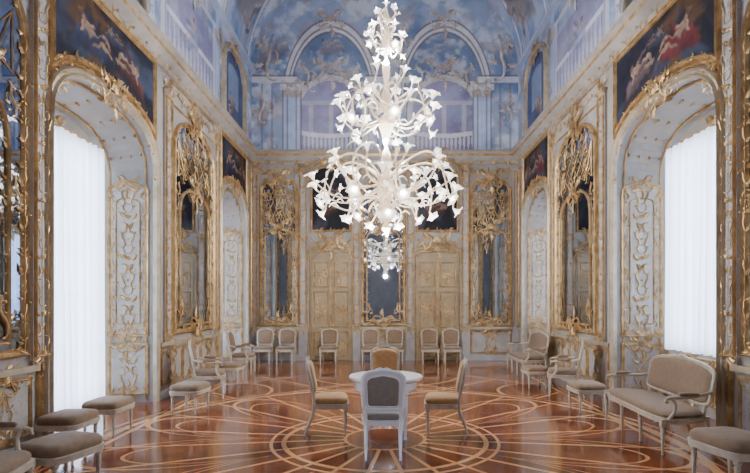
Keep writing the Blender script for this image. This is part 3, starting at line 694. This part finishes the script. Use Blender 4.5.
# ------------------------------------------------------------ furniture
def selp(w,d,n=4.5,N=32,taper=0.0,arch=0.0,oy=0):
    o=[]
    for i in range(N):
        t=2*pi*i/N; c_,s_=cos(t),sin(t); x=np.sign(c_)*abs(c_)**(2/n)*w/2; y=np.sign(s_)*abs(s_)**(2/n)*d/2
        x*=1+taper*(y/(d/2)); 
        if y>0 and arch: y+=arch*(1-(x/(w/2))**2)*min(1,y/(d/2)*1.2)
        o.append((x,y+oy))
    return o
def leg(mb,x,y,h,m):
    mb.lathe([(.0,0),(.012,0),(.017,.015),(.012,.035),(.015,.06),(.024,h-.1),(.018,h-.09),(.031,h-.08),(.031,h-.066),(.022,h-.058)],(x,y,0),m,k=10)
    mb.box((x-.027,y-.027,h-.062),(x+.027,y+.027,h+.01),m)
def seatpart(mb,w,d,h,fr,fab,taper=.06,thick=.085):
    o=selp(w,d,5,36,taper)
    X,Y,Z=(1,0,0),(0,1,0),(0,0,1)
    mb.pad(o,(0,0,0),X,Y,Z,.065,fr,h-.055,rings=[(.97,0),(1,.1),(1,.55),(1.015,.7),(1.015,.95),(.97,1.0)])
    mb.pad([(a*.95,b*.95) for a,b in o],(0,0,0),X,Y,Z,thick,fab,h+.01)
def chair(name,fr,fab,arms=False,w=.50,d=.47,h=.40,top=.97,seatfab=None,settee=False,boxy=False,inset=.9,fr_r=.021):
    mb=MB(); seatpart(mb,w,d,h,fr,seatfab or fab)
    tw=w*.5-.045
    nl=[-1,1] if not settee else [-1,-.33,.33,1]
    for s in nl:
        leg(mb,s*tw*1.04,d/2-.045,h-.01,fr)
        xb=s*tw*.93; mb.tube([(xb,-d/2-.09,0.012),(xb,-d/2-.05,.12),(xb,-d/2+.02,.30),(xb,-d/2+.03,h+.02)],[.013,.016,.022,.025],fr,k=8)
        mb.box((xb-.013,-d/2-.103,0),(xb+.013,-d/2-.077,.014),fr)
    tl=radians(11); O=np.array([0,-d/2+.015,h+.13]); ex=np.array([1.,0,0]); ey=np.array([0,-sin(tl),cos(tl)]); ez=np.array([0,cos(tl),sin(tl)])
    bh=(top-h-.13)/cos(tl); bw=w*.90; arch=.06 if not settee else .10
    o=selp(bw,bh-arch,9 if (boxy or settee) else 4.5,44,.03 if not settee else 0,arch,(bh-arch)/2)
    P=np.array([O+a*ex+b*ey for a,b in o])
    mb.tube(P,fr_r,fr,k=8,closed=True)
    mb.pad(o,O-ez*.012,ex,ey,ez,.024,fr,0,rings=[(1,0),(1,1),(.5,1)])
    cx=np.mean(o,axis=0)
    oi=[(cx[0]+(a-cx[0])*(inset+.04 if settee else inset),cx[1]+(b-cx[1])*inset) for a,b in o]
    P2=np.array([O+a*ex+b*ey+ez*.02 for a,b in oi]); mb.tube(P2,.008,fr,k=6,closed=True)
    P3=np.array([O+a*ex+b*ey-ez*.02 for a,b in oi]); mb.tube(P3,.008,fr,k=6,closed=True)
    mb.pad([(a*.98,b) for a,b in oi],O,ex,ey,ez,.045,fab,.010); mb.pad([(a*.98,b) for a,b in oi],O,ex,ey,-ez,.018,fab,.010)
    for s in (-1,1): 
        a=np.array([s*bw*.44,-d/2+.03,h]); b=O+ex*s*bw*.455+ey*.06; mb.tube([a,(a+b)/2,b],[.024,.02,.02],fr,k=8)
    tp=O+ey*bh+ez*.015
    for sx in (-1,1):
        mb.tube([tp+ex*sx*.0,tp+ex*sx*.03+ey*.022,tp+ex*sx*.07+ey*.012,tp+ex*sx*.1-ey*.008],[.012,.012,.009,.004],fr,k=6)
    if arms:
        for s in (-1,1):
            bk=O+ex*s*bw*.5+ey*(.17); xo=s*(w/2+.02); yf=d/2-.10
            p=[bk,(s*(bw*.5+.03),-d/2+.10,h+.27),(xo+s*.01,0,h+.255),(xo+s*.005,yf-.02,h+.25),(xo,yf+.03,h+.235),(xo,yf+.04,h+.20),(xo,yf+.01,h+.19)]
            mb.tube(p,[.017,.020,.022,.022,.022,.018,.01],fr,k=8)
            mb.tube([(xo,yf-.03,h+.24),(xo,yf-.07,h+.17),(xo-s*.01,yf-.06,h+.08),(xo-s*.03,yf-.01,h)],[.016,.017,.02,.024],fr,k=8)
            mb.pad(selp(.065,.22,3,16),(xo,-.01,h+.268),(1,0,0),(0,1,0),(0,0,1),.04,fab)
    me=mb.obj(name,fix=True); return me
def stool(name,fr,fab,w=.55,d=.45,h=.37):
    mb=MB(); seatpart(mb,w,d,h,fr,fab,0,.10)
    for sx in (-1,1):
        for sy in (-1,1): leg(mb,sx*(w/2-.07),sy*(d/2-.07),h-.01,fr)
    return mb.obj(name,fix=True)
def put(o,x,y,rot): o.location=(x,y,0); o.rotation_euler=(0,0,radians(rot)); return o
def dup(o,x,y,rot,sc=1):
    n=bpy.data.objects.new(o.name.split('.')[0],o.data); scene.collection.objects.link(n); n.location=(x,y,0); n.rotation_euler=(0,0,radians(rot)); n.scale=(sc,)*3; return n
t=MB()
t.lathe([(0,.715),(.44,.715),(.455,.725),(.475,.74),(.478,.755),(.465,.772),(0.0,.775)],(0,0,0),WHITE,k=48)
t.lathe([(.38,.62),(.40,.625),(.40,.705),(.41,.715)],(0,0,0),WHITE,k=48); t.lathe([(.385,.62),(.40,.60),(.405,.625)],(0,0,0),WHITE,k=48)
for i in range(4):
    a=pi/4+i*pi/2; x,y=.34*cos(a),.34*sin(a)
    t.lathe([(0,0),(.018,0),(.024,.02),(.016,.05),(.02,.08),(.034,.54),(.026,.555),(.042,.57),(.042,.60),(.03,.615),(.036,.70)],(x,y,0),WHITE,k=12)
t.tube([(.34*cos(pi/4),.34*sin(pi/4),.12),(0,0,.15),(-.34*cos(pi/4),-.34*sin(pi/4),.12)],.014,WHITE,k=8); t.tube([(-.34*cos(pi/4),.34*sin(pi/4),.12),(0,0,.15),(.34*cos(pi/4),-.34*sin(pi/4),.12)],.014,WHITE,k=8)
t.lathe([(0,.12),(.04,.13),(.05,.16),(.03,.19),(.0,.22)],(0,0,0),WHITE,k=14)
put(t.obj("round_table",fix=True),.01,6.45,0)
sc_=chair("side_chair",CREAM,TAN,boxy=True); put(sc_,-.72,6.62,-84)
dup(sc_,.76,6.62,84); dup(sc_,0.0,8.05,180)
wf=chair("white_side_chair",WHITE,GREYV,boxy=True,w=.49,inset=.80,fr_r=.026); put(wf,-.02,5.72,0)
bc=chair("wall_chair",CREAM,TAUPE,boxy=True,w=.50); xs=[-3.46,-2.82,-1.6,-.42,.28,1.28,1.9]
put(bc,xs[0],14.2,180)
for x in xs[1:]: dup(bc,x,14.2,180)
st=stool("stool",CREAM,TAUPE,.60,.52); put(st,-2.95,4.55,75)
for x,y,r,s in ((-3.62,5.72,90,.95),(-3.62,6.55,90,.95),(-3.05,7.85,85,.95),(3.22,4.62,100,1.05),(3.2,7.95,90,.95),(3.05,10.2,90,.9),(-3.3,10.8,90,.9)): dup(st,x,y,r,s)
ac=chair("armchair",CREAM,TAUPE,arms=True,w=.60,d=.54,top=1.02); put(ac,-3.2,9.15,-72)
for x,y,r in ((-3.12,3.85,-80),(3.3,9.3,72),(-3.45,12.2,-85)): dup(ac,x,y,r)
se=chair("settee",CREAM,TAUPE,arms=True,w=1.72,d=.60,top=1.02,settee=True); put(se,3.42,6.42,86)
dup(se,3.42,12.2,88)

# ------------------------------------------------------------ chandelier
def chandelier():
    e=bpy.data.objects.new("chandelier",None); scene.collection.objects.link(e); e.location=(0.02,9.0,0)
    m=MB()
    prof=[(0,2.95),(.05,2.98),(.09,3.06),(.04,3.14),(.12,3.22),(.2,3.34),(.12,3.46),(.06,3.5),(.13,3.6),(.18,3.75),(.13,3.9),(.05,3.98),(.08,4.1),(.11,4.25),(.08,4.4),(.03,4.5),(.06,4.65),(.10,4.8),(.15,4.9),(.10,5.05),(.03,5.12),(.07,5.3),(.09,5.45),(.03,5.6),(.06,5.8),(.08,5.95),(.025,6.1),(.05,6.25),(.09,6.4),(.04,6.55),(.02,6.7),(.06,6.85),(.02,7.0),(.012,7.1),(.012,11.75),(.1,11.8),(.16,11.88)]
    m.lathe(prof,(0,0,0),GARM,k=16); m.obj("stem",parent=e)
    fl=MB(); ar=MB(); bl=MB()
    def flower(p,d,s,bulb=False):
        d=np.array(d,float); d/=np.linalg.norm(d); a=np.cross(d,[0,0,1.]); 
        if np.linalg.norm(a)<.1: a=np.array([1.,0,0])
        a/=np.linalg.norm(a); b=np.cross(d,a); ax=np.stack([a,b,d])
        k=s/.1
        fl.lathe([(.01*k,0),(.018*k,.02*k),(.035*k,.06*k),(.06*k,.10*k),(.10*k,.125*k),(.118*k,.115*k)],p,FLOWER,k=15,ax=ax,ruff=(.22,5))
        if bulb: bl.lathe([(0,0),(.014,.02),(.020,.06),(.012,.10),(0,.13)],p+d*.02,BULB,k=8,ax=ax)
    def leafy(p,ang,s,up):
        d=np.array([cos(ang),sin(ang),0]); pd=np.array([-sin(ang),cos(ang),0])
        L=np.linspace(0,1,7); V=[];F=[]
        for l in L:
            c_=p+d*s*l+np.array([0,0,up*s*sin(l*pi*.8)*.6-s*.35*l*l]); w_=.08*s*sin(pi*min(1,l*.9+.08)); V+=[c_-pd*w_,c_+np.array([0,0,.02]),c_+pd*w_]
        for i in range(6): F+=[(i*3,i*3+1,i*3+4,i*3+3),(i*3+1,i*3+2,i*3+5,i*3+4)]
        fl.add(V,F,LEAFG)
    def tier(n,r,z0,z1,drop,fs,ph,mode):
        for i in range(n):
            a=ph+2*pi*i/n+random.uniform(-.06,.06); rr=r*random.uniform(.92,1.05); dz=random.uniform(-.06,.06)
            d=np.array([cos(a),sin(a),0])
            t=np.linspace(0,1,20)
            if mode=='up':
                rad=.08+(rr-.08)*t; z=z0-drop*np.sin(pi*t*.9)+(z1-z0)*t**2
                dirn=d*.4+np.array([0,0,1.])
            else:
                rad=.08+(rr-.08)*np.sin(t*pi/2)**.9; z=z0+drop*np.sin(pi*t**.8)+(z1-z0)*t**2.2
                dirn=d*.9+np.array([0,0,-.7])
            P=d[None]*rad[:,None]+np.array([0,0,1.])[None]*(z+dz)[:,None]
            sw=.09*np.sin(t*pi*2)[:,None]*np.array([-sin(a),cos(a),0])[None]; P=P+sw
            ar.tube(P,.020-.006*t,GARM,k=6)
            flower(P[-1],dirn,fs,True)
            for q in (.62,.84):
                j=int(q*19); b_=a+random.choice((-1,1))*random.uniform(.6,1.4)
                if random.random()<.6: leafy(P[j],b_,.2*fs/.1,.8)
                else:
                    dd=np.array([cos(b_),sin(b_),random.uniform(.1,1.0)]); e_=P[j]+dd*.10; ar.tube([P[j],P[j]+dd*.05+np.array([0,0,.02]),e_],.008,GARM,k=5); flower(e_,dd,fs*.55)
    tier(12,1.30,3.72,3.80,.25,.105,0,'up'); tier(9,1.22,3.95,3.48,.42,.10,.1,'dr'); tier(9,.95,3.85,4.25,.20,.10,.2,'up')
    tier(7,.62,3.45,3.25,.15,.085,.3,'dr')
    tier(10,.88,5.0,5.22,.22,.10,.1,'up'); tier(7,.82,5.2,4.90,.3,.09,.4,'dr'); tier(6,.52,5.25,5.72,.1,.085,.2,'up')
    tier(5,.30,6.3,6.6,.12,.07,.2,'up'); tier(4,.30,6.5,6.3,.18,.065,.5,'dr'); tier(3,.16,6.8,7.0,.06,.055,.5,'up')
    fl.obj("petals",parent=e); ar.obj("arms",parent=e); bl.obj("bulbs",parent=e)
chandelier()

# ------------------------------------------------------------ lights
def light(loc,en,col,rad=.25):
    l=bpy.data.lights.new("lamp",'POINT'); l.energy=en; l.color=col; l.shadow_soft_size=rad
    o=bpy.data.objects.new("chandelier_lamp",l); scene.collection.objects.link(o); o.location=loc
    return o
light((.02,9.0,4.6),720,(1,.975,.95),.10); light((.02,9.0,6.05),720,(.90,.94,1),.08)
light((.02,9.0,2.85),360,(1,.96,.91),.07)
w=bpy.data.worlds.new("World"); scene.world=w; w.use_nodes=True
w.node_tree.nodes["Background"].inputs[0].default_value=(.6,.75,1,1); w.node_tree.nodes["Background"].inputs[1].default_value=1

cam=bpy.data.cameras.new("cam"); co=bpy.data.objects.new("camera",cam); scene.collection.objects.link(co)
co.location=(0,0,1.69); co.rotation_euler=(radians(90),0,0); cam.sensor_width=36; cam.lens=24; cam.shift_x=-10/750; cam.shift_y=67.5/750; cam.clip_start=.05
scene.camera=co
